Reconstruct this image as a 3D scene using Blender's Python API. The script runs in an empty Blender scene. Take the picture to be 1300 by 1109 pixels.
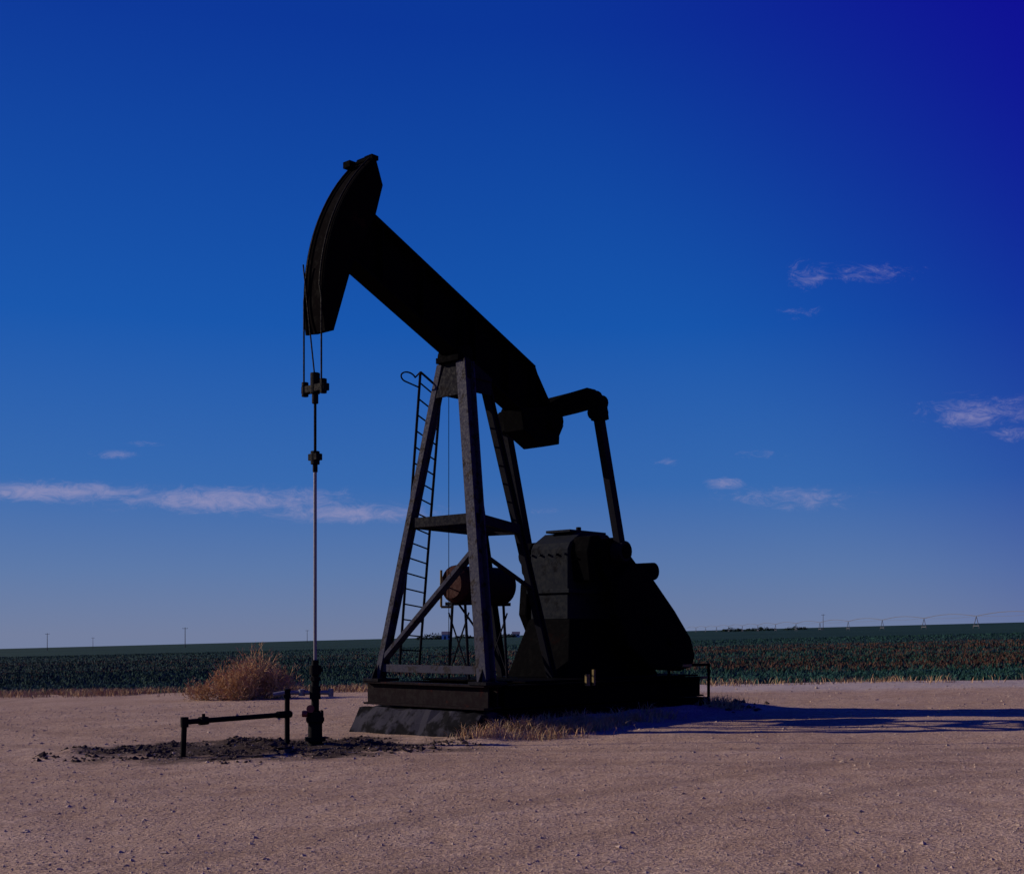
import bpy, math, random
import numpy as np
from mathutils import Vector, noise, Matrix
random.seed(4); rng=np.random.default_rng(7)
scene=bpy.context.scene
C=scene.collection
F=1569.0
SL=0.026
def gz(x,y=0): return SL*x

# ---------------- materials ----------------
def new_mat(name):
    m=bpy.data.materials.new(name); m.use_nodes=True
    nt=m.node_tree; b=nt.nodes['Principled BSDF']
    return m,nt,b
def ramp(nt,pts,fac=None):
    r=nt.nodes.new('ShaderNodeValToRGB')
    els=r.color_ramp.elements
    while len(els)<len(pts): els.new(0.5)
    for e,(p,c) in zip(els,pts):
        e.position=p; e.color=(c[0],c[1],c[2],1)
    if fac is not None: nt.links.new(fac,r.inputs[0])
    return r
def noise_n(nt,scale,detail=6,rough=.6,vec=None,dist=0):
    n=nt.nodes.new('ShaderNodeTexNoise'); n.inputs['Scale'].default_value=scale
    n.inputs['Detail'].default_value=detail; n.inputs['Roughness'].default_value=rough
    n.inputs['Distortion'].default_value=dist
    if vec is not None: nt.links.new(vec,n.inputs['Vector'])
    return n
def math_n(nt,op,a,b=None,clamp=False):
    n=nt.nodes.new('ShaderNodeMath'); n.operation=op; n.use_clamp=clamp
    for i,v in enumerate((a,b)):
        if v is None: continue
        if isinstance(v,(int,float)): n.inputs[i].default_value=v
        else: nt.links.new(v,n.inputs[i])
    return n.outputs[0]
def maprange(nt,v,a,b,c=0,d=1,smooth=True):
    n=nt.nodes.new('ShaderNodeMapRange')
    if smooth: n.interpolation_type='SMOOTHSTEP'
    nt.links.new(v,n.inputs[0])
    for i,x in enumerate((a,b,c,d)): n.inputs[1+i].default_value=x
    return n.outputs[0]
def mixc(nt,f,a,b):
    n=nt.nodes.new('ShaderNodeMix'); n.data_type='RGBA'
    if isinstance(f,(int,float)): n.inputs[0].default_value=f
    else: nt.links.new(f,n.inputs[0])
    for i,v in ((6,a),(7,b)):
        if isinstance(v,tuple): n.inputs[i].default_value=(*v,1)
        else: nt.links.new(v,n.inputs[i])
    return n.outputs[2]
def bump(nt,h,strength,dist,b):
    n=nt.nodes.new('ShaderNodeBump'); n.inputs['Strength'].default_value=strength
    n.inputs['Distance'].default_value=dist
    nt.links.new(h,n.inputs['Height']); nt.links.new(n.outputs[0],b.inputs['Normal'])
def objco(nt):
    return nt.nodes.new('ShaderNodeTexCoord').outputs['Object']

def metal(name,c1,c2,rust=(.10,.03,.015),amt=.62,rough=.6,scale=3.,spec=.3):
    m,nt,b=new_mat(name); co=objco(nt)
    n1=noise_n(nt,scale,5,.65,co); n2=noise_n(nt,scale*4,4,.7,co,.4)
    base=mixc(nt,n2.outputs[0],c1,c2)
    f=maprange(nt,n1.outputs[0],amt,amt+.12)
    col=mixc(nt,f,base,rust)
    nt.links.new(col,b.inputs['Base Color'])
    r=maprange(nt,n2.outputs[0],.3,.7,rough-.12,rough+.2)
    nt.links.new(r,b.inputs['Roughness'])
    b.inputs['Specular IOR Level'].default_value=spec
    bump(nt,n2.outputs[0],.25,.01,b)
    return m
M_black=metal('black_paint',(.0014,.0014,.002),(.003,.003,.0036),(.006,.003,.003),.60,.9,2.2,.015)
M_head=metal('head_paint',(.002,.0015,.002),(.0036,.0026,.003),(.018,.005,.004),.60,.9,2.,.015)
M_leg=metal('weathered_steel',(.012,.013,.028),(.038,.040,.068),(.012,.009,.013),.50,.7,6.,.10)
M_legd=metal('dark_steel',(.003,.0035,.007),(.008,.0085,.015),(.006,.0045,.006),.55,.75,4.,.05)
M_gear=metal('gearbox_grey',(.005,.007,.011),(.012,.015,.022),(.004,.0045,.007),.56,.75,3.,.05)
M_rod=metal('rod_steel',(.13,.12,.13),(.20,.18,.19),(.10,.065,.05),.6,.4,8.,.4)
M_tank=metal('rusty_tank',(.045,.011,.009),(.022,.009,.009),(.008,.005,.006),.50,.75,3.5,.08)
M_basef=metal('rusty_base',(.006,.005,.007),(.013,.008,.010),(.045,.013,.010),.59,.85,2.5,.05)
M_yel=metal('yellow_paint',(.20,.14,.03),(.11,.08,.02),(.04,.02,.01),.52,.6,5.,.3)
M_red=metal('red_valve',(.25,.04,.03),(.15,.03,.02),(.05,.03,.02),.6,.5,6.,.3)
M_pipe=metal('oily_pipe',(.003,.003,.005),(.007,.006,.008),(.012,.006,.006),.6,.7,6.,.05)
M_conc=metal('oily_concrete',(.018,.018,.027),(.044,.043,.056),(.006,.006,.008),.42,.95,2.5,.05)
M_white=metal('white_siding',(.5,.5,.5),(.6,.6,.6),(.4,.4,.4),.7,.7,1.,.2)
M_wood=metal('pole_wood',(.06,.045,.04),(.1,.08,.07),(.04,.03,.03),.6,.8,1.,.2)
M_galv=metal('galvanized',(.10,.10,.12),(.14,.14,.16),(.10,.09,.08),.6,.6,1.,.2)

def leafmat(name,c1,c2,scale=.8,rough=.8):
    m,nt,b=new_mat(name); co=objco(nt)
    n=noise_n(nt,scale,2,.6,co); n2=noise_n(nt,scale*12,2,.6,co)
    v=math_n(nt,'ADD',math_n(nt,'MULTIPLY',n.outputs[0],.6),math_n(nt,'MULTIPLY',n2.outputs[0],.5))
    r=ramp(nt,[(.3,c1),(.75,c2)],v)
    nt.links.new(r.outputs[0],b.inputs['Base Color'])
    b.inputs['Roughness'].default_value=rough
    b.inputs['Specular IOR Level'].default_value=.1
    return m
M_crop=leafmat('crop_green',(.007,.032,.022),(.016,.058,.040))
M_crop2=leafmat('crop_teal',(.016,.060,.052),(.036,.102,.084))
M_cropb=leafmat('crop_dry',(.045,.028,.020),(.12,.058,.036))
M_straw=leafmat('dry_straw',(.30,.17,.08),(.62,.40,.22),1.5)
M_straw2=leafmat('pale_straw',(.20,.14,.08),(.42,.31,.19),2.)
M_stone=leafmat('pebble',(.22,.16,.12),(.50,.385,.30),9.,.9)
M_clod=leafmat('oily_clod',(.012,.009,.009),(.08,.055,.047),4.,.9)
M_tree=leafmat('far_foliage',(.006,.014,.01),(.02,.035,.02),.2)

# ---------------- mesh helpers ----------------
import bmesh
def add_obj(name,verts,faces,mat,parent=None,mats=None,mi=None,bevel=0,smooth=False):
    me=bpy.data.meshes.new(name)
    me.from_pydata([tuple(v) for v in verts],[],faces)
    for m in (mats or [mat]): me.materials.append(m)
    if mi is not None: me.polygons.foreach_set('material_index',mi)
    me.update()
    bm=bmesh.new(); bm.from_mesh(me); bmesh.ops.recalc_face_normals(bm,faces=bm.faces); bm.to_mesh(me); bm.free()
    if smooth:
        me.polygons.foreach_set('use_smooth',[True]*len(me.polygons))
    ob=bpy.data.objects.new(name,me); C.objects.link(ob)
    if parent: ob.parent=parent
    if bevel:
        md=ob.modifiers.new('b','BEVEL'); md.width=bevel; md.segments=2; md.limit_method='ANGLE'; md.angle_limit=math.radians(40)
    if smooth:
        md=ob.modifiers.new('e','EDGE_SPLIT'); md.split_angle=math.radians(40)
    return ob
class B:
    """accumulates geometry in (u,v,z) machine coords"""
    def __init__(s,conv=None): s.v=[]; s.f=[]; s.conv=conv or (lambda p:(p[0],-p[1],p[2]))
    def add(s,vs,fs):
        o=len(s.v); s.v+= [s.conv(p) for p in vs]; s.f+=[[i+o for i in f] for f in fs]
    def beam(s,p,q,w,h,up=(0,0,1),q2=None):
        p=Vector(p);q=Vector(q);d=(q-p).normalized(); up=Vector(up)
        a=d.cross(up).normalized(); b_=a.cross(d).normalized()
        w2,h2=q2 or (w,h); vs=[]
        for c,ww,hh in ((p,w,h),(q,w2,h2)):
            for i,j in ((-1,-1),(1,-1),(1,1),(-1,1)): vs.append(c+a*i*ww/2+b_*j*hh/2)
        s.add(vs,[[0,1,2,3],[4,7,6,5],[0,4,5,1],[1,5,6,2],[2,6,7,3],[3,7,4,0]])
    def ibeam(s,p,q,w,h,t=.025,up=(0,0,1),taper=1.):
        p=Vector(p);q=Vector(q);d=(q-p).normalized(); up=Vector(up)
        a=d.cross(up).normalized(); b_=a.cross(d).normalized()
        for sg in (-1,1):
            s.beam(p+b_*sg*(h/2-t/2),q+b_*sg*(h/2-t/2)*taper,w,t,up,(w*taper,t))
        s.beam(p,q,t*.8,h-2*t,up,(t*.8,h*taper-2*t))
    def box(s,u0,u1,v0,v1,z0,z1):
        vs=[(u,v,z) for z in (z0,z1) for u,v in ((u0,v0),(u1,v0),(u1,v1),(u0,v1))]
        s.add(vs,[[0,3,2,1],[4,5,6,7],[0,1,5,4],[1,2,6,5],[2,3,7,6],[3,0,4,7]])
    def poly(s,pts,v0,v1):
        n=len(pts); vs=[(u,v0,z) for u,z in pts]+[(u,v1,z) for u,z in pts]
        s.add(vs,[list(range(n)),list(range(2*n-1,n-1,-1))]+[[i,(i+1)%n,n+(i+1)%n,n+i] for i in range(n)])
    def cyl(s,p,q,r,r2=None,n=16):
        p=Vector(p);q=Vector(q);d=(q-p).normalized(); r2=r if r2 is None else r2
        up=Vector((0,0,1)) if abs(d.z)<.9 else Vector((1,0,0))
        a=d.cross(up).normalized(); b_=a.cross(d)
        vs=[]
        for c,rr in ((p,r),(q,r2)):
            for i in range(n):
                t=2*math.pi*i/n; vs.append(c+a*math.cos(t)*rr+b_*math.sin(t)*rr)
        s.add(vs,[list(range(n)),list(range(2*n-1,n-1,-1))]+[[i,(i+1)%n,n+(i+1)%n,n+i] for i in range(n)])
    def tube(s,pts,r,n=8):
        for a,b_ in zip(pts[:-1],pts[1:]): s.cyl(a,b_,r,n=n)
    def obj(s,name,mat,parent=None,bevel=0,smooth=False):
        return add_obj(name,s.v,s.f,mat,parent,bevel=bevel,smooth=smooth)

# ---------------- pumpjack ----------------
TH=math.radians(48)
WX,WY=-3.02,18.96
def empty(name,loc,rz=0):
    e=bpy.data.objects.new(name,None); e.location=loc; e.rotation_euler=(0,0,rz); C.objects.link(e); e.empty_display_size=.5
    return e
pj=empty('oil_pumpjack',(WX,WY,0),TH)
US=3.27; ZP=6.75; R=3.30
sl=.457
def top(b): return 7.275+sl*b
def beam_pts(lo,hi,bL,bR):
    return [(US-bL,top(bL)-lo),(US-bL,top(bL)-hi),(US-bR,top(bR)-hi),(US-bR,top(bR)-lo)]
D=1.03
b=B()
b.poly([(US-2.75,top(2.75)-.05),(US-2.75,top(2.75)-D+.05),(US+2.12,top(-2.12)-D+.05),(US+2.12,top(-2.12)-.35),(US+1.80,top(-1.80)-.05)],-.02,.02)
b.poly(beam_pts(0,.05,2.35,-1.68),-.19,.19)
b.poly(beam_pts(D-.05,D,2.75,-2.2),-.19,.19)
b.poly([(US+1.66,top(-1.66)),(US+1.66,top(-1.66)-.06),(US+2.14,5.70),(US+2.2,5.76),(US+1.84,6.17)],-.19,.19)
for bb in (2.0,1.1,.15,-.15,-1.0,-1.7):
    for v0,v1 in ((.02,.17),(-.17,-.02)):
        b.poly([(US-bb,top(bb)-.05),(US-bb-.025,top(bb)-.06),(US-bb-.025,top(bb)-D+.04),(US-bb,top(bb)-D+.05)],v0,v1)
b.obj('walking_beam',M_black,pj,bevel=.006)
b=B()
b.poly([(US+1.22,5.66),(US+1.3,5.29),(US+1.83,5.04),(US+2.29,5.14),(US+2.30,5.3),(US+2.42,5.5),(US+2.2,5.75),(US+2.0,5.8)],-.24,.24)
b.cyl((US+2.1,-.34,5.55),(US+2.1,.34,5.55),.2)
b.obj('equalizer_bearing',M_black,pj,bevel=.012)
b=B(); UE=5.58; 
prof=[(-1.16,5.60),(-1.13,5.88),(-1.0,5.98),(-.6,5.99),(0,5.95),(.6,5.99),(1.0,6.03),(1.13,5.93),(1.18,5.6)]
for (v0,z0),(v1,z1) in zip(prof[:-1],prof[1:]):
    b.beam((UE,v0,z0-.12),(UE,v1,z1-.12),.26,.34 if abs(v0)<1 and abs(v1)<=1.0 else .22,(0.,0,1) if abs(z1-z0)<.2 else (0,1,0))
for v in (-1.13,1.13): b.cyl((UE-.14,v,5.62),(UE+.14,v,5.62),.14)
for v,z in prof[1:-1]: b.cyl((UE-.125,v,z-.13),(UE+.125,v,z-.13),.15)
b.obj('equalizer_beam',M_black,pj,bevel=.01)
PIN=(6.27,3.15)
b=B()
for v in (-1.13,1.13):
    b.beam((UE,v,5.65),(PIN[0],v,PIN[1]),.15,.16,(1,0,0))
    b.cyl((PIN[0],v-.12,PIN[1]),(PIN[0],v+.12,PIN[1]),.19)
b.obj('pitman_arms',M_legd,pj,bevel=.01)
arm=[(5.85,3.2),(5.98,3.38),(6.3,3.42),(6.5,3.3),(7.2,2.75),(7.25,2.6),(8.2,1.75),(8.35,1.3),(8.1,1.1),(7.7,1.2),(6.4,2.3),(5.9,2.8)]
wt=[(6.55,2.98),(6.95,2.86),(7.9,2.08),(8.45,1.55),(8.6,1.2),(8.5,.98),(8.1,.9),(7.2,.95),(6.4,1.4),(6.05,2.0),(6.1,2.6)]
for k,s_ in (('near',1),('far',-1)):
    b=B()
    b.poly(arm,min(.78*s_,1.0*s_),max(.78*s_,1.0*s_))
    b.cyl((6.9,.6*s_,2.45),(6.9,1.12*s_,2.45),.33,n=28)
    b.cyl((PIN[0],.9*s_,PIN[1]),(PIN[0],1.30*s_,PIN[1]),.13)
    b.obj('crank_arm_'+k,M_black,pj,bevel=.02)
    b=B()
    b.poly(wt,min(1.003*s_,1.22*s_),max(1.003*s_,1.22*s_))
    for c in ((7.0,1.9),(7.7,1.5)): b.cyl((c[0],1.2*s_,c[1]),(c[0],1.3*s_,c[1]),.09,n=8)
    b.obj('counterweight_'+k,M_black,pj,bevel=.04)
b=B()
b.poly([(5.55,1.9),(5.55,3.2),(5.62,3.32),(5.95,3.52),(6.75,3.52),(7.1,3.3),(7.3,3.0),(7.3,1.9)],-.45,.45)
b.box(5.50,7.35,-.52,.52,2.38,2.46)
b.box(5.8,6.9,-.3,.3,3.53,3.58)
for v in (-.4,-.2,0,.2,.4): b.cyl((5.5,v,3.1),(5.56,v,3.1),.025,n=6)
for v in (-.485,.485):
    for u in np.arange(5.6,7.3,.24): b.cyl((u,v,2.34),(u,v,2.50),.022,n=6)
b.cyl((6.3,.1,3.58),(6.3,.1,3.66),.05)
b.cyl((6.9,-.75,2.45),(6.9,.75,2.45),.2,n=20)
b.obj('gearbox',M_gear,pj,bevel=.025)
b=B()
b.poly([(5.62,3.15),(5.72,3.42),(5.95,3.45),(6.2,3.3),(6.2,2.6),(5.7,2.6)],.46,.86)
b.cyl((7.45,.5,2.83),(7.45,1.05,2.83),.17,n=18)
b.obj('brake_drum_cover',M_black,pj,bevel=.02)
b=B()
vs=[(5.55,-.5,1.9),(7.3,-.5,1.9),(7.3,.5,1.9),(5.55,.5,1.9),(5.2,-.75,.82),(8.0,-.75,.82),(8.0,.75,.82),(5.2,.75,.82)]
b.add(vs,[[0,1,2,3],[4,7,6,5],[0,4,5,1],[1,5,6,2],[2,6,7,3],[3,7,4,0]])
b.obj('gear_pedestal',M_black,pj,bevel=.02)
b=B()
b.cyl((8.05,-.5,1.35),(8.05,.35,1.35),.33,n=24)
b.box(7.8,8.3,-.4,.3,.82,1.05)
b.poly([(6.6,2.2),(6.7,2.9),(7.1,3.0),(8.4,1.5),(8.4,1.1),(8.0,1.0)],-.72,-.56)
b.obj('motor_and_belt_guard',M_black,pj,bevel=.02)

# samson post
ZB=.84
FN=[(2.48,1.28,ZB),(3.02,.27,6.25)]; FF=[(2.48,-1.28,ZB),(3.02,-.27,6.25)]
RN=[(5.05,.5,ZB),(3.5,.24,6.1)]; RF=[(4.8,-.5,ZB),(3.45,-.24,6.1)]
def L(seg,t): return tuple(Vector(seg[0]).lerp(Vector(seg[1]),t))
b=B()
b.ibeam(FN[0],FN[1],.21,.24,.03,(1,0,0)); b.ibeam(FF[0],FF[1],.12,.18,.028,(1,0,0))
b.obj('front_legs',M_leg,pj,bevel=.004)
b=B()
b.ibeam(RN[0],RN[1],.13,.15,.02,(1,0,0)); b.ibeam(RF[0],RF[1],.13,.15,.02,(1,0,0))
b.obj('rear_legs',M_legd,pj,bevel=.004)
b=B()
vs=[(2.88,-.40,5.68),(2.88,.40,5.68),(2.97,.31,6.33),(2.97,-.31,6.33),(2.92,-.40,5.68),(2.92,.40,5.68),(3.01,.31,6.33),(3.01,-.31,6.33)]
b.add(vs,[[0,1,2,3],[4,7,6,5],[0,4,5,1],[1,5,6,2],[2,6,7,3],[3,7,4,0]])
b.poly([(3.0,5.75),(3.0,6.32),(3.3,6.2),(3.62,6.05),(3.62,5.75)],.30,.33)
b.poly([(3.0,5.75),(3.0,6.32),(3.3,6.2),(3.62,6.05),(3.62,5.75)],-.33,-.30)
b.box(2.95,3.6,-.36,.36,5.98,6.04)
b.obj('post_head_plate',M_legd,pj,bevel=.006)
b=B()
b.cyl((US-.22,-.3,6.40),(US-.22,.3,6.40),.13); b.box(US-.42,US-.05,-.27,.27,6.26,6.36)
for v in (-.24,-.1,.1,.24):
    b.cyl((2.98,v,6.33),(2.98,v,6.45),.028,n=6)
b.obj('saddle_bearing',M_black,pj,bevel=.008)
t=.5
a,b1,c,d=L(FN,t),L(FF,t),L(RF,t),L(RN,t)
b=B()
for p,q in ((a,b1),(b1,c),(c,d),(d,a)): b.beam(p,q,.09,.17)
b.beam(L(FF,t),L(RN,t),.07,.12)
b.obj('mid_frame',M_legd,pj,bevel=.004)
b=B()
b.beam(L(FF,.06),L(FN,.41),.07,.16,(1,0,0))
b.beam(L(FF,.035),L(FN,.035),.08,.13)
b.obj('post_braces',M_leg,pj,bevel=.004)
b=B()
b.beam(L(FN,.40),L(RN,.30),.05,.08,(0,1,0))
b.obj('rear_brace',M_legd,pj,bevel=.004)
b=B()
for s_,v in ((1,1.28),(-1,-1.28)):
    b.box(2.25,2.75,v-.2,v+.2,.80,.85)
    b.poly([(2.4,.85),(2.4,1.1),(2.28,.85)],v-.01,v+.01)
b.obj('leg_feet',M_legd,pj,bevel=.004)

# ladder
b=B()
lb=[(3.15,-1.52,.9),(3.62,-1.5,.9)]; lt=[(2.92,-.72,6.2),(3.38,-.68,5.95)]
for p,q in zip(lb,lt): b.cyl(p,q,.024,n=8)
for i in range(19):
    t=.03+i*.052
    p=Vector(lb[0]).lerp(Vector(lt[0]),t); q=Vector(lb[1]).lerp(Vector(lt[1]),t)
    b.cyl(p,q,.014,n=6)
pts=[]
for i in range(13):
    an=.25+i/12*3.9; pts.append(Vector(lt[0])+Vector((-.16+.17*math.cos(an),-.14,.09*math.sin(an)-.10)))
b.tube([Vector(lt[0])]+pts+[Vector(lb[0]).lerp(Vector(lt[0]),.95)],.014,6)
b.beam(lt[0],lt[1],.03,.03)
for t in (.35,.62): 
    b.cyl(Vector(lb[0]).lerp(Vector(lt[0]),t),L(FF,t),.012,n=6)
b.obj('ladder',M_legd,pj)
b=B(); b.cyl((3.25,-.35,.9),(3.25,-.35,6.1),.006,n=6); b.obj('brake_cable',M_black,pj)

# tank on stand
b=B()
b.cyl((3.36,-.4,2.5),(3.44,-.4,2.5),.25,.33,n=28); b.cyl((3.44,-.4,2.5),(4.02,-.4,2.5),.33,n=28)
b.obj('fuel_tank_front',M_tank,pj,smooth=True)
b=B(); b.cyl((4.02,-.4,2.5),(4.7,-.4,2.5),.335,n=28); b.cyl((4.7,-.4,2.5),(4.78,-.4,2.5),.335,.25,n=28)
for u in (3.5,4.0,4.6): b.cyl((u,-.4,2.5),(u+.04,-.4,2.5),.343,n=28)
b.obj('fuel_tank_rear',M_basef,pj,smooth=True)
b=B()
for u in (3.55,4.55):
    for v in (-.65,-.15):
        b.cyl((u,-.4+(v+.4)*.6,2.25),(u,v,.82),.025,n=8)
    b.beam((u,-.7,2.16),(u,-.1,2.16),.08,.06)
    b.cyl((u,-.65,.9),(u,-.15,2.0),.015,n=6); b.cyl((u,-.15,.9),(u,-.65,2.0),.015,n=6)
b.cyl((3.5,-.4,2.2),(3.9,-.2,1.6),.02,n=6)
b.obj('tank_stand',M_legd,pj)
b=B(); b.cyl((3.33,-.62,2.1),(3.33,-.62,2.75),.022,n=8); b.cyl((3.33,-.62,2.1),(3.45,-.45,2.1),.022,n=8)
b.obj('sight_gauge',M_yel,pj)

# base skid
b=B()
b.ibeam((2.38,-1.48,.6),(2.38,1.42,.6),.22,.40,.035)
b.ibeam((2.66,-1.4,.6),(2.66,1.36,.6),.18,.38,.03)
b.obj('front_sill',M_basef,pj,bevel=.004)
b=B()
for v in (-.95,.95):
    b.ibeam((2.5,v,.6),(8.5,v,.6),.2,.39,.03)
for u in (3.6,4.6,5.4,6.3,7.3,8.4): b.ibeam((u,-.84,.6),(u,.84,.6),.16,.36,.025)
b.box(3.4,5.2,-1.2,1.3,.80,.83)
b.box(5.2,8.5,-1.25,1.35,.80,.83)
b.ibeam((2.8,1.38,.6),(8.5,1.38,.6),.2,.38,.03)
b.obj('skid_beams',M_black,pj,bevel=.004)
b=B()
b.poly([(2.02,-.35),(2.10,.14),(2.24,.37),(2.9,.37),(2.9,-.35)],-1.58,1.36)
ob=b.obj('concrete_front_block',M_conc,pj)
bm=bmesh.new(); bm.from_mesh(ob.data)
bmesh.ops.subdivide_edges(bm,edges=[e for e in bm.edges if e.calc_length()>.4],cuts=18,use_grid_fill=True)
for v in bm.verts:
    p=v.co*3.1
    n=noise.noise_vector(p); v.co.x+=n.x*.09; v.co.y+=n.y*.06; 
    if v.co.z>.3: v.co.z-=abs(n.z)*.09
    else: v.co.x-=max(0,.2-v.co.z)*.25*(noise.noise(p*.6)+.6)
bm.to_mesh(ob.data); bm.free()
b=B(); b.box(2.8,8.7,-1.3,1.48,-.3,.385); b.obj('concrete_pad',M_black,pj,bevel=.03)
b=B()
for u in (7.2,8.55): b.cyl((u,1.56,.3),(u,1.56,1.05),.03,n=8)
for z in (.78,1.02): b.cyl((7.2,1.56,z),(8.55,1.56,z),.022,n=8)
b.cyl((8.55,1.56,1.02),(8.6,-.9,1.02),.022,n=8)
b.obj('crank_guard_rail',M_black,pj)
b=B()
for u0,u1,z in ((7.6,7.9,1.02),(8.2,8.45,.78)): b.beam((u0,1.59,z),(u1,1.59,z),.03,.05)
b.box(4.75,4.85,1.49,1.53,.72,.92); b.box(4.95,5.0,1.49,1.53,.72,1.0)
b.obj('yellow_fittings',M_yel,pj)

# horse head
def arc(phi,r=R): return (US-r*math.cos(phi),ZP+r*math.sin(phi))
ph0,ph1=math.radians(-9),math.radians(46)
face=[arc(ph0+(ph1-ph0)*i/24) for i in range(25)]
side=face+[(US-2.26,9.20),(US-2.18,9.12),(US-2.05,8.78),(US-2.12,8.55),(US-2.2,8.28),(US-2.70,7.34),(US-3.06,6.28)]
b=B()
b.poly(side,.165,.19); b.poly(side,-.19,-.165)
for (a0,a1) in zip(range(24),range(1,25)):
    f0=arc(ph0+(ph1-ph0)*a0/24,R-.003); f1=arc(ph0+(ph1-ph0)*a1/24,R-.003)
    g0=arc(ph0+(ph1-ph0)*a0/24,R-.04); g1=arc(ph0+(ph1-ph0)*a1/24,R-.04)
    b.poly([f0,f1,g1,g0],-.16,.16)
ob=b.obj('horse_head',M_head,pj)
b=B()
bk=side[25:]
for p,q in zip(bk[:-1],bk[1:]): b.beam((p[0]-.03,0,p[1]),(q[0]-.03,0,q[1]),.03,.32,(0,1,0))
for v0 in (-.235,.193):
    for a0 in range(24):
        f0=arc(ph0+(ph1-ph0)*a0/24,R+.01); f1=arc(ph0+(ph1-ph0)*(a0+1)/24,R+.01)
        g0=arc(ph0+(ph1-ph0)*a0/24,R-.05); g1=arc(ph0+(ph1-ph0)*(a0+1)/24,R-.05)
        b.poly([f0,f1,g1,g0],v0,v0+.042)
tp=arc(ph1)
b.cyl((tp[0]+.02,-.22,tp[1]+.03),(tp[0]+.02,.22,tp[1]+.03),.035,n=10)
b.box(tp[0]-.0,tp[0]+.14,.02,.2,tp[1]+.02,tp[1]+.09)
b.box(tp[0]-.22,tp[0]-.10,-.24,-.08,tp[1]-.10,tp[1]-.0)
b.obj('head_rims',M_black,pj)
b=B()
for v in (-.21,.21):
    pts=[(0+US-R-.02,v,5.35),(US-R-.02,v,ZP)]+[(arc(ph1*i/14,R+.03)[0],v*.8,arc(ph1*i/14,R+.03)[1]) for i in range(1,15)]
    b.tube(pts,.014,6)
b.cyl((US-R-.05,-.19,7.3),(0,0,5.5),.012,n=6)
b.obj('bridle_cables',M_pipe,pj)
b=B()
b.beam((0,-.27,5.38),(0,.27,5.38),.12,.11)
for v in (-.22,.22): b.cyl((-.02,v,5.28),(-.02,v,5.5),.055,n=10)
b.cyl((0,0,5.3),(0,0,5.62),.075,n=12); b.cyl((0,0,5.15),(0,0,5.3),.05,n=12)
b.obj('carrier_bar',M_pipe,pj,bevel=.008)
b=B(); b.cyl((0,0,1.2),(0,0,4.25),.026,n=12); b.obj('polished_rod',M_rod,pj,smooth=True)
b=B(); b.cyl((0,0,4.25),(0,0,5.3),.022,n=12)
b.cyl((0,0,4.22),(0,0,4.42),.07,n=12); b.box(-.06,.06,-.10,.10,4.28,4.38); b.cyl((0,0,4.1),(0,0,4.22),.04,n=10)
b.obj('rod_clamp',M_pipe,pj,bevel=.004)

# ---------------- wellhead ----------------
wc=lambda p:(p[0],p[1],p[2])
wh=empty('oil_wellhead',(WX,WY,gz(WX)))
b=B(wc)
b.cyl((0,0,-.2),(0,0,.42),.11,n=20); b.cyl((0,0,.06),(0,0,.12),.16,n=20)
b.cyl((0,0,.36),(0,0,.42),.14,n=20); b.cyl((0,0,.423),(0,0,.50),.13,n=20)
for i in range(8):
    a=i*math.pi/4; b.cyl((.115*math.cos(a),.115*math.sin(a),.33),(.115*math.cos(a),.115*math.sin(a),.53),.012,n=6)
b.cyl((0,0,.5),(0,0,.72),.06,n=16); b.cyl((0,0,.70),(0,0,.9),.085,n=16); b.cyl((0,0,.9),(0,0,1.1),.06,n=16)
b.cyl((0,0,1.08),(0,0,1.22),.09,n=16); b.cyl((0,0,1.2),(0,0,1.3),.055,n=12)
b.cyl((-.1,0,1.15),(.12,0,1.15),.03,n=8); b.cyl((0,0,.98),(.0,0,1.04),.085,n=8)
b.obj('stuffing_box_and_casing',M_pipe,wh,smooth=True)
b=B(wc)
b.cyl((-.08,0,.8),(-.42,-.05,.8),.032,n=12); b.cyl((-.45,-.08,.8),(-.62,-.10,.77),.035,n=12)
b.cyl((-.2,-.02,.75),(-.2,-.02,.85),.05,n=10)
b.cyl((.08,0,.8),(.28,0,.8),.032,n=12); b.cyl((.24,0,.74),(.24,0,.86),.04,n=10)
b.obj('side_outlets',M_rod,wh,smooth=True)
b=B(wc); b.cyl((-.18,-.1,.48),(-.1,-.1,.48),.05,n=12); b.cyl((-.05,-.12,.56),(-.05,-.15,.56),.06,n=14); b.cyl((-.05,0,.56),(-.05,-.14,.56),.02,n=8)
b.obj('valve_handle',M_red,wh,smooth=True)
b=B(wc)
b.cyl((-.42,-.05,.82),(-.42,-.05,-.1),.04,n=12); b.cyl((-.42,-.05,.72),(-.42,-.05,.86),.055,n=12)
b.cyl((-.42,-.05,.47),(-1.58,-1.6,.46),.038,n=12)
b.cyl((-.38,0,.47),(-.54,-.2,.47),.055,n=12)
b.cyl((-1.58,-1.6,.51),(-1.6,-1.62,-.1),.04,n=12); b.cyl((-1.58,-1.6,.39),(-1.58,-1.6,.53),.058,n=12)
b.cyl((-1.34,-1.28,.46),(-1.42,-1.39,.46),.06,n=12); b.cyl((-1.38,-1.33,.46),(-1.38,-1.33,.56),.025,n=8)
b.obj('flow_line',M_pipe,wh,smooth=True)

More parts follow.
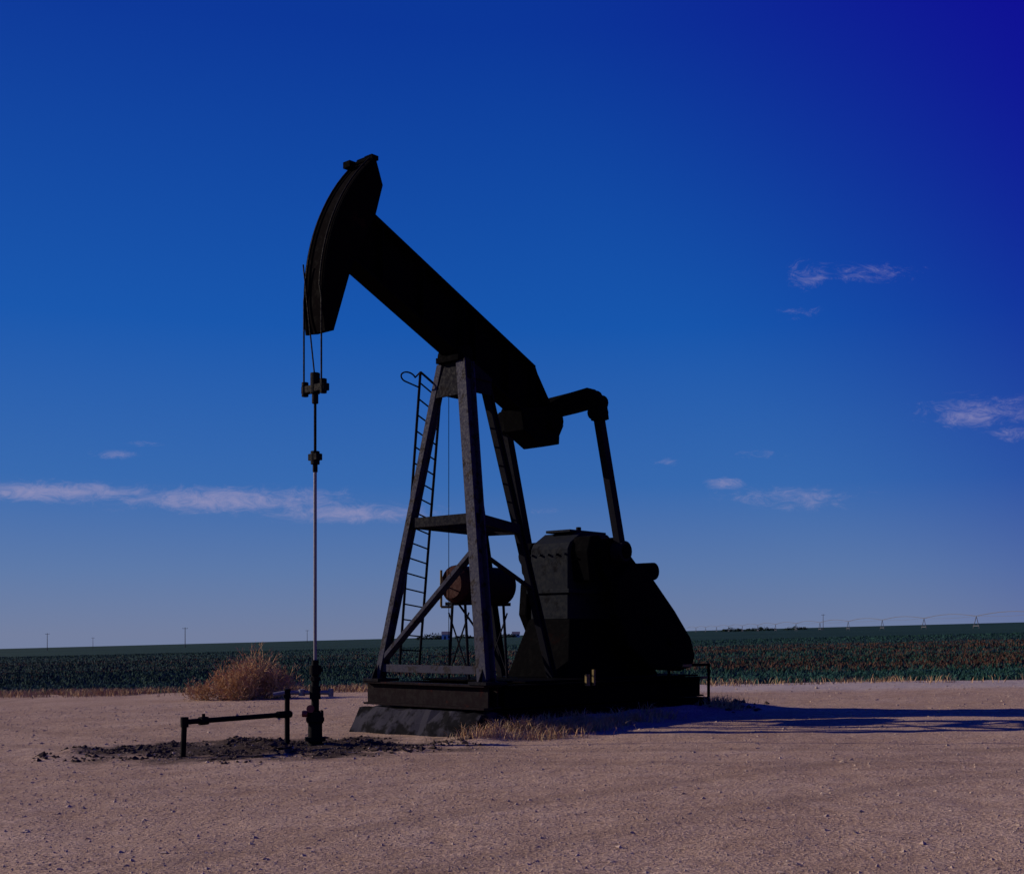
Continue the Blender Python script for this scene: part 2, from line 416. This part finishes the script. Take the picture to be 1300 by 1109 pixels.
# ---------------- ground ----------------
cT,sT=math.cos(TH),math.sin(TH)
def loc(u,v): return WX+u*cT+v*sT, WY+u*sT-v*cT
def uv(x,y):
    dx,dy=x-WX,y-WY; return dx*cT+dy*sT, dx*sT-dy*cT
def axis(lo,hi,step,far_lo,far_hi,g=1.16):
    a=list(np.arange(lo,hi+1e-6,step)); s=step; x=hi
    while x<far_hi: s*=g; x+=s; a.append(x)
    s=step; x=lo; pre=[]
    while x>far_lo: s*=g; x-=s; pre.append(x)
    return np.array(pre[::-1]+a)
xs=axis(-14,14,.13,-5000,5000); ys=axis(7,32,.13,-300,7000)
XX,YY=np.meshgrid(xs,ys)
SCX,SCY,SRX,SRY=-3.75,18.5,2.7,1.8
def stain(x,y):
    d=math.sqrt(((x-SCX)/SRX)**2+((y-SCY)/SRY)**2)
    return max(0,min(1,1.15-d+noise.noise(Vector((x*1.0,y*1.0,9)))*.9))
def height(x,y):
    z=noise.noise(Vector((x*.25,y*.25,0)))*.05+noise.noise(Vector((x*1.3,y*1.3,3)))*.018+noise.noise(Vector((x*4,y*4,7)))*.008
    k=min(1,(30-abs(x))/8)*min(1,max(0,(60-y)/10)); z*=k
    if -9<x<1 and 14<y<23:
        s=stain(x,y)
        if s>0: z+=s*.10*max(0,noise.noise(Vector((x*3,y*3,1)))+.15)+s*.02
    u,v=uv(x,y)
    if 0<u<11 and -4<v<5:
        z+=.15*math.exp(-((v-1.6)/.45)**2)*(1/(1+math.exp(-(u-2.0)*3)))*(1/(1+math.exp((u-9.2)*3)))*(1+.5*noise.noise(Vector((x*2,y*2,5))))
    z+=.12*math.exp(-((x-4.5)/1.0)**2-((y-25.3)/.5)**2)
    return z
ZZ=SL*XX
for j in range(len(ys)):
    for i in range(len(xs)):
        x,y=XX[j,i],YY[j,i]
        if -30<x<30 and 2<y<60: ZZ[j,i]+=height(x,y)
nx,ny=len(xs),len(ys)
verts=np.stack([XX.ravel(),YY.ravel(),ZZ.ravel()],1)
I=np.arange(nx*ny).reshape(ny,nx)
quads=np.stack([I[:-1,:-1].ravel(),I[:-1,1:].ravel(),I[1:,1:].ravel(),I[1:,:-1].ravel()],1)
def arrmesh(name,verts,faces,mats,mi=None,smooth=False,parent=None):
    me=bpy.data.meshes.new(name); n=faces.shape[1]
    me.vertices.add(len(verts)); me.vertices.foreach_set('co',verts.astype(np.float32).ravel())
    me.loops.add(faces.size); me.loops.foreach_set('vertex_index',faces.astype(np.int32).ravel())
    me.polygons.add(len(faces)); me.polygons.foreach_set('loop_start',np.arange(0,faces.size,n,dtype=np.int32))
    me.polygons.foreach_set('loop_total',np.full(len(faces),n,dtype=np.int32))
    for m in mats: me.materials.append(m)
    if mi is not None: me.polygons.foreach_set('material_index',mi.astype(np.int32))
    me.polygons.foreach_set('use_smooth',np.full(len(faces),smooth))
    me.update(calc_edges=True); me.validate()
    ob=bpy.data.objects.new(name,me); C.objects.link(ob)
    if parent: ob.parent=parent
    return ob
m,nt,bs=new_mat('ground_dirt'); co=objco(nt)
sx=nt.nodes.new('ShaderNodeSeparateXYZ'); nt.links.new(co,sx.inputs[0]); gx,gy=sx.outputs[0],sx.outputs[1]
nA=noise_n(nt,.35,4,.6,co); nB=noise_n(nt,3.,5,.7,co); nC=noise_n(nt,30.,3,.75,co)
dirt=ramp(nt,[(.3,(.285,.19,.125)),(.5,(.395,.280,.195)),(.7,(.50,.375,.275))],
   math_n(nt,'ADD',math_n(nt,'MULTIPLY',nA.outputs[0],.45),math_n(nt,'MULTIPLY',nB.outputs[0],.55)))
grain=ramp(nt,[(.30,(.38,.36,.35)),(.5,(.95,.95,.95)),(.70,(1.55,1.52,1.48))],nC.outputs[0])
mm=nt.nodes.new('ShaderNodeMix'); mm.data_type='RGBA'; mm.blend_type='MULTIPLY'; mm.inputs[0].default_value=1
nt.links.new(dirt.outputs[0],mm.inputs[6]); nt.links.new(grain.outputs[0],mm.inputs[7])
col=mm.outputs[2]
for (cx,cy,r0) in ((9,40,24.3),(9,40,26.1),(16,-6,22.),(16,-6,23.8)):
    ddx=math_n(nt,'SUBTRACT',gx,cx); ddy=math_n(nt,'SUBTRACT',gy,cy)
    rr=math_n(nt,'SQRT',math_n(nt,'ADD',math_n(nt,'MULTIPLY',ddx,ddx),math_n(nt,'MULTIPLY',ddy,ddy)))
    dv=math_n(nt,'ABSOLUTE',math_n(nt,'SUBTRACT',rr,r0))
    tf=math_n(nt,'MULTIPLY',maprange(nt,dv,.10,.32,.55,0),nA.outputs[0])
    col=mixc(nt,tf,col,(.17,.115,.08))
dx=math_n(nt,'DIVIDE',math_n(nt,'SUBTRACT',gx,SCX),SRX); dy=math_n(nt,'DIVIDE',math_n(nt,'SUBTRACT',gy,SCY),SRY)
dd=math_n(nt,'SQRT',math_n(nt,'ADD',math_n(nt,'MULTIPLY',dx,dx),math_n(nt,'MULTIPLY',dy,dy)))
nS=noise_n(nt,1.1,7,.72,co)
st=maprange(nt,math_n(nt,'ADD',dd,math_n(nt,'MULTIPLY',nS.outputs[0],2.4)),1.80,2.50,.92,0)
col=mixc(nt,st,col,(.022,.016,.015))
e=math_n(nt,'ADD',gy,math_n(nt,'MULTIPLY',gx,.25))
ew=math_n(nt,'ADD',e,math_n(nt,'MULTIPLY',math_n(nt,'SUBTRACT',nB.outputs[0],.5),1.2))
pale=math_n(nt,'MULTIPLY',maprange(nt,ew,32,34.5),maprange(nt,ew,38.0,37.4))
pale=math_n(nt,'MULTIPLY',pale,maprange(nt,gx,-4,4,.0,1))
col=mixc(nt,math_n(nt,'MULTIPLY',pale,.5),col,(.44,.42,.41))
mp=nt.nodes.new('ShaderNodeMapping'); mp.inputs['Rotation'].default_value=(0,0,math.atan(.25)); mp.inputs['Scale'].default_value=(.015,.30,1)
nt.links.new(co,mp.inputs[0]); nF=noise_n(nt,1.,5,.65,mp.outputs[0])
fieldc=ramp(nt,[(.38,(.008,.028,.024)),(.52,(.014,.042,.034)),(.60,(.04,.036,.026)),(.70,(.09,.045,.03))],nF.outputs[0])
far=maprange(nt,gy,110,170)
nG=noise_n(nt,.01,4,.6,co)
farc=ramp(nt,[(.35,(.010,.034,.028)),(.65,(.02,.052,.038))],nG.outputs[0])
fc=mixc(nt,far,fieldc.outputs[0],farc.outputs[0])
fm=maprange(nt,ew,37.6,38.2)
col=mixc(nt,fm,col,fc)
nt.links.new(col,bs.inputs['Base Color']); bs.inputs['Roughness'].default_value=.95; bs.inputs['Specular IOR Level'].default_value=.05
h=math_n(nt,'ADD',math_n(nt,'MULTIPLY',nC.outputs[0],.6),nB.outputs[0]); bump(nt,h,.65,.06,bs)
arrmesh('ground',verts,quads,[m],smooth=True)

# ---------------- scatter: pebbles ----------------
octv=np.array([[1,0,0],[-1,0,0],[0,1,0],[0,-1,0],[0,0,1],[0,0,-1.]])
octf=np.array([[0,2,4],[2,1,4],[1,3,4],[3,0,4],[2,0,5],[1,2,5],[3,1,5],[0,3,5]])
def rocks(name,P,S,mat):
    n=len(P); V=octv[None]*S[:,None,None]*rng.uniform(.6,1.35,(n,6,1))+rng.normal(0,.22,(n,6,3))*S[:,None,None]
    V[:,:,2]*=rng.uniform(.4,.75,(n,1))
    a=rng.uniform(0,6.28,n); ca,sa=np.cos(a)[:,None],np.sin(a)[:,None]
    x=V[:,:,0]*ca-V[:,:,1]*sa; y=V[:,:,0]*sa+V[:,:,1]*ca
    V=np.stack([x,y,V[:,:,2]],2)+P[:,None,:]
    Fc=(octf[None]+np.arange(n)[:,None,None]*6).reshape(-1,3)
    return arrmesh(name,V.reshape(-1,3),Fc,[mat])
n=46000
Yv=7+ (rng.uniform(0,1,n)**1.5)*26; Xv=rng.uniform(-.48,.48,n)*Yv*1.15
P=np.array([(x,y,gz(x)+height(x,y)+.001) for x,y in zip(Xv,Yv)])
rocks('gravel',P,rng.uniform(.003,.011,n)*(1+rng.random(n)**14*2.2)*(.7+Yv/35),M_stone)
n=6000; X=rng.uniform(-7.0,-.4,n); Y=rng.uniform(16.2,20.8,n)
k=np.array([stain(x,y)*(noise.noise(Vector((x*1.6,y*1.6,4)))+.4)>rng.random()*.5 for x,y in zip(X,Y)])
X,Y=X[k],Y[k]; n=len(X)
P=np.array([(x,y,gz(x)+height(x,y)+.01) for x,y in zip(X,Y)])
rocks('oily_soil_clods',P,rng.uniform(.010,.032,n)*(1+rng.random(n)**8*2.),M_clod)
n=260; q=rng.normal(0,1,(n,2)); P=[]
for a_,b_ in q:
    x,y=loc(9.0+a_*.5,1.0+b_*.6); P.append((x,y,gz(x)+height(x,y)+.02))
rocks('soil_clods_pile',np.array(P),rng.uniform(.02,.09,n),M_clod)

# ---------------- blades ----------------
def blades(name,P,H,W,lean,mats,mi=None):
    n=len(P); a=rng.uniform(0,2*np.pi,n); w=rng.uniform(0,2*np.pi,n)
    side=np.stack([np.cos(w),np.sin(w),np.zeros(n)],1)*W[:,None]
    ld=np.stack([np.cos(a),np.sin(a),np.zeros(n)],1)*(lean*H)[:,None]
    up=np.zeros((n,3)); up[:,2]=H
    m1=P+ld*.4+up*.6; tp=P+ld+up*(1-.25*np.minimum(lean,1))[:,None]
    V=np.stack([P-side,P+side,m1+side*.7,m1-side*.7,tp],1).reshape(-1,3)
    o=(np.arange(n)*5)[:,None]
    T=np.stack([o+np.array([[0,1,2]]),o+np.array([[0,2,3]]),o+np.array([[3,2,4]])],1).reshape(-1,3)
    MI=np.repeat(mi,3) if mi is not None else None
    return arrmesh(name,V,T,mats,MI)
Ps=[];Hs=[];Ws=[];Ms=[]
e=38.2; row=0
while e<200:
    yc=e; halfw=.47*e*1.1
    dens=(60 if e<44 else (30 if e<70 else (9 if e<120 else 4)))
    cnt=int(2*halfw*dens)//10*10; x=rng.uniform(-halfw,halfw,cnt); x.sort()
    y=yc-.25*x+rng.normal(0,.10 if e>44 else .22,cnt)
    z=SL*x
    nb=np.array([noise.noise(Vector((xx*.10,row*7.3,0))) for xx in x[::10]]); nb=np.repeat(nb,10)[:cnt]
    rowb=noise.noise(Vector((row*.45,11.3,0)))
    bf=nb*.6+rowb*.9+rng.normal(0,.06,cnt)
    brown=np.where(x>-6,(e>45)&(e<125)&(bf>.02),(e>48)&(bf>.42))
    mi=np.where(brown,2,np.where(rng.random(cnt)<(.7 if e<44 else .3),1,0))
    h=rng.uniform(.10,.22,cnt)
    Ps.append(np.stack([x,y,z],1));Hs.append(h);Ws.append(rng.uniform(.006,.014,cnt)*(1+e/50));Ms.append(mi)
    e+= .45 if e<44 else (1.0 if e<100 else 2.2); row+=1
P=np.concatenate(Ps);H=np.concatenate(Hs);W=np.concatenate(Ws);MI=np.concatenate(Ms)
blades('crop_rows',P,H,W,rng.uniform(.2,1.0,len(P)),[M_crop,M_crop2,M_cropb],MI)
n=24000; x=np.concatenate([rng.uniform(-24,-3,n*3//4),rng.uniform(-3,22,n//4)]); n=len(x)
y=37.3-.25*x+rng.normal(0,.7,n)
keep=np.array([noise.noise(Vector((xx*.4,yy*.8,0)))+.5*noise.noise(Vector((xx*2,yy*2,4)))>(-.12 if xx<-3 else .22) for xx,yy in zip(x,y)])
x,y=x[keep],y[keep]; n=len(x)
blades('dry_grass_verge',np.stack([x,y,SL*x],1),rng.uniform(.06,.28,n),rng.uniform(.006,.013,n),rng.uniform(.2,1,n),[M_straw,M_straw2],rng.integers(0,2,n))
Ps=[]
for (u,v,r,k) in ((2.6,1.9,.35,400),(3.0,2.1,.4,750),(3.5,2.2,.4,900),(4.1,2.15,.35,600),(1.9,1.8,.35,300),(2.5,2.5,.5,300),(4.7,2.2,.25,300),(5.3,2.15,.25,250),(6.2,2.1,.25,150),(8.6,1.9,.3,250),(9.2,1.2,.5,300),(9.6,.4,.5,250)):
    x0,y0=loc(u,v); q=rng.normal(0,1,(k,2))*r*.55
    for qx,qy in q: Ps.append((x0+qx*1.3,y0+qy*.6,gz(x0+qx)+height(x0+qx*1.3,y0+qy*.6)))
P=np.array(Ps); n=len(P)
blades('dry_grass_tufts',P,rng.uniform(.08,.27,n),rng.uniform(.003,.008,n),rng.uniform(.3,1.2,n),[M_straw,M_straw2],rng.integers(0,2,n))
V=[];T=[]
def twig(p,d,l,w,depth):
    q=p+d*l; s_=d.cross(Vector((rng.normal(),rng.normal(),rng.normal()))).normalized()*w
    o=len(V); V.extend([p-s_,p+s_,q]); T.append((o,o+1,o+2))
    if depth>0:
        for k in range(3 if depth>1 else 4):
            t=rng.uniform(.35,1); nd=(d+Vector((rng.normal()*.5,rng.normal()*.5,rng.normal()*.4+.1))).normalized()
            twig(p+d*l*t,nd,l*rng.uniform(.4,.65),w*.8,depth-1)
bx,by=-7.45,34.6
for (ox,oy,hh,rr,cn) in ((.3,0,1.3,.8,130),(-.55,.2,.95,.8,90),(.95,-.1,1.0,.65,85),(-1.2,0,.6,.55,45),(.0,-.4,.95,.85,90)):
    for i in range(cn):
        a=rng.uniform(0,6.28); el=rng.uniform(.1,1.5)
        d=Vector((math.cos(a)*math.cos(el)*rr,math.sin(a)*math.cos(el)*rr,math.sin(el)*hh)); l=d.length*rng.uniform(.45,.75)
        p=Vector((bx+ox+rng.normal()*.12,by+oy+rng.normal()*.1,gz(bx)-.02))
        twig(p,d.normalized(),l,.013,3)
arrmesh('dry_tumbleweed_bush',np.array([tuple(v) for v in V]),np.array(T),[M_straw])

# ---------------- distance ----------------
iden=lambda p:(p[0],p[1],p[2])
e_=empty('center_pivot_irrigator',(0,0,0))
b=B(iden); y=330; Xp=142
while y<1000:
    z0=gz(Xp)
    b.beam((Xp,y-2.5,z0),(Xp,y,z0+3.7),.15,.15); b.beam((Xp,y+2.5,z0),(Xp,y,z0+3.7),.15,.15); b.beam((Xp,y-2.5,z0+.8),(Xp,y+2.5,z0+.8),.15,.2)
    prev=(Xp,y,z0+3.8); pl=prev
    for i in range(1,9):
        t=i/8; q=(Xp,y+48*t,z0+3.8+.9*math.sin(math.pi*t)); ql=(Xp,q[1],z0+3.8+.9*math.sin(math.pi*t)-1.3*math.sin(math.pi*t))
        b.beam(prev,q,.16,.16); b.beam(pl,ql,.06,.06); 
        if i<8: b.beam(q,ql,.05,.05)
        prev,pl=q,ql
    y+=48
b.obj('span_trusses',M_galv,e_)
for (px,Y,hh) in ((235,520,8.5),(60,600,8.5),(118,900,8),(390,800,8.5),(1045,700,9)):
    X=(px-650)/F*Y; e_=empty('utility_pole',(X,Y,gz(X)))
    b=B(iden); b.cyl((0,0,-.5),(0,0,hh),.17,.12,n=8); b.beam((-1.1,0,hh-.5),(1.1,0,hh-.5),.12,.14)
    for q in (-1,0,1): b.cyl((q,0,hh-.4),(q,0,hh-.15),.06,n=6)
    b.obj('pole_and_crossarm',M_wood,e_)
def house(px,Y,w,h,name='farm_building'):
    X=(px-650)/F*Y; e_=empty(name,(X,Y,gz(X)))
    b=B(iden); b.box(-w/2,w/2,-3,3,0,h); b.obj('walls',M_white,e_)
    b=B(iden); b.add([(-w/2-.3,-3.3,h),(w/2+.3,-3.3,h),(w/2+.3,3.3,h),(-w/2-.3,3.3,h),(-w/2-.3,0,h+2),(w/2+.3,0,h+2)],[[0,1,5,4],[2,3,4,5],[0,4,3],[1,2,5],[0,3,2,1]]); b.obj('roof',M_galv,e_)
    b=B(iden); b.box(-w/4,-w/4+1.2,-3.05,-3.0,0,2.2); b.box(w/6,w/6+1.4,-3.05,-3.0,1,2.2); b.obj('door_and_window',M_wood,e_)
house(567,800,6,3.2); house(655,1000,6,2.5)
V=[];T=[]
for (px,Y,w,h) in ((545,850,18,4),(556,830,6,5),(590,900,14,3.5),(930,950,16,3.5),(965,950,24,3),(640,950,20,3.5),(1010,1000,18,3),(690,1000,18,4)):
    X0=(px-650)/F*Y
    for i in range(int(w*22)):
        x=X0+rng.uniform(-w/2,w/2); hh=h*(.6+.4*noise.noise(Vector((x*.3,Y,0)))+.3)*(1-abs(x-X0)/w*1.1)
        z=gz(x)+rng.uniform(0,1)*hh; c=Vector((x,Y+rng.normal()*2,z)); o=len(V)
        for k in range(3): V.append(tuple(c+Vector((rng.normal(),rng.normal(),rng.normal()))*.5))
        T.append((o,o+1,o+2))
arrmesh('distant_trees',np.array(V),np.array(T),[M_tree])

# ---------------- world ----------------
EL=math.radians(21); sd=Vector((-.97,.24,0)).normalized()
w=bpy.data.worlds.new('World'); scene.world=w; w.use_nodes=True; nt=w.node_tree
try: w.cycles.sampling_method='MANUAL'; w.cycles.sample_map_resolution=256
except Exception: pass
bg=nt.nodes['Background']
sky=nt.nodes.new('ShaderNodeTexSky'); sky.sky_type='NISHITA'; sky.sun_disc=False
sky.sun_elevation=EL; sky.sun_rotation=math.atan2(sd.x,sd.y)%(2*math.pi); sky.altitude=900; sky.air_density=1.; sky.dust_density=.4; sky.ozone_density=5
tc=nt.nodes.new('ShaderNodeTexCoord'); sp=nt.nodes.new('ShaderNodeSeparateXYZ'); nt.links.new(tc.outputs['Generated'],sp.inputs[0])
X,Y,Z=sp.outputs
g=ramp(nt,[(0,(1.25,1.60,2.8)),(.05,(.80,1.45,3.2)),(.12,(.25,1.08,3.5)),(.24,(.03,.72,3.45)),(.44,(.0,.27,2.6)),(1,(.0,.10,1.3))],math_n(nt,'MAXIMUM',Z,0))
skys=nt.nodes.new('ShaderNodeMix'); skys.data_type='RGBA'; skys.inputs[0].default_value=.96
nt.links.new(sky.outputs[0],skys.inputs[6]); nt.links.new(g.outputs[0],skys.inputs[7])
dk=math_n(nt,'ADD',math_n(nt,'MULTIPLY',X,.8),math_n(nt,'MULTIPLY',Z,.6))
c1=mixc(nt,maprange(nt,dk,.22,.60,0,1),skys.outputs[2],(.04,.02,2.4))
yy=math_n(nt,'MAXIMUM',Y,.05)
cb=nt.nodes.new('ShaderNodeCombineXYZ'); nt.links.new(math_n(nt,'DIVIDE',X,yy),cb.inputs[0]); nt.links.new(math_n(nt,'DIVIDE',Z,yy),cb.inputs[1])
tot=None
for (cx,cy,rx,ry,s_) in ((60,624,250,20,1.05),(290,634,230,26,1.05),(450,652,170,19,1.0),(145,577,45,10,.85),(182,562,40,8,.6),(1262,520,150,30,.72),(1235,530,80,24,.85),(1285,550,60,18,.75),(1030,350,50,28,.72),(1100,346,120,20,.62),(1015,396,50,18,.5),(920,613,40,12,.9),(1010,632,140,24,.72),(970,577,60,12,.55),(845,586,30,9,.6),(690,648,50,8,.5)):
    s2=nt.nodes.new('ShaderNodeVectorMath'); s2.operation='MULTIPLY_ADD'; nt.links.new(cb.outputs[0],s2.inputs[0]); s2.inputs[1].default_value=(F/rx,F/ry,0); s2.inputs[2].default_value=(-(cx-650)/rx,-(806-cy)/ry,0)
    s3=nt.nodes.new('ShaderNodeVectorMath'); s3.operation='LENGTH'; nt.links.new(s2.outputs[0],s3.inputs[0])
    v=maprange(nt,s3.outputs['Value'],0,1.3,s_,0)
    tot=v if tot is None else math_n(nt,'MAXIMUM',tot,v)
mp=nt.nodes.new('ShaderNodeMapping'); mp.inputs['Scale'].default_value=(22,58,1); mp.inputs['Rotation'].default_value=(0,0,.03); nt.links.new(cb.outputs[0],mp.inputs[0])
cn=noise_n(nt,1.9,8,.78,mp.outputs[0],1.1)
cm=maprange(nt,math_n(nt,'ADD',math_n(nt,'MULTIPLY',tot,.55),cn.outputs[0]),.70,1.25)
cm=math_n(nt,'MULTIPLY',math_n(nt,'MULTIPLY',cm,.62),maprange(nt,Y,.1,.3))
c2=mixc(nt,cm,c1,(3.0,2.7,4.2))
nt.links.new(c2,bg.inputs[0]); bg.inputs[1].default_value=.12
sun=bpy.data.lights.new('sun','SUN'); sun.energy=4.2; sun.angle=math.radians(.5); sun.color=(1,.84,.68)
so=bpy.data.objects.new('sun',sun); C.objects.link(so)
d=-(sd*math.cos(EL)+Vector((0,0,math.sin(EL)))); so.rotation_euler=d.to_track_quat('-Z','Y').to_euler()

# ---------------- camera ----------------
cam=bpy.data.cameras.new('camera'); co_=bpy.data.objects.new('camera',cam); C.objects.link(co_)
co_.location=(0,0,1.6); co_.rotation_euler=(math.pi/2,0,0)
cam.sensor_width=36; cam.lens=36*F/1300; cam.shift_y=(806-554.5)/1300; cam.clip_end=20000; cam.clip_start=.1
scene.camera=co_
scene.view_settings.view_transform='Standard'; scene.view_settings.look='None'; scene.view_settings.exposure=0
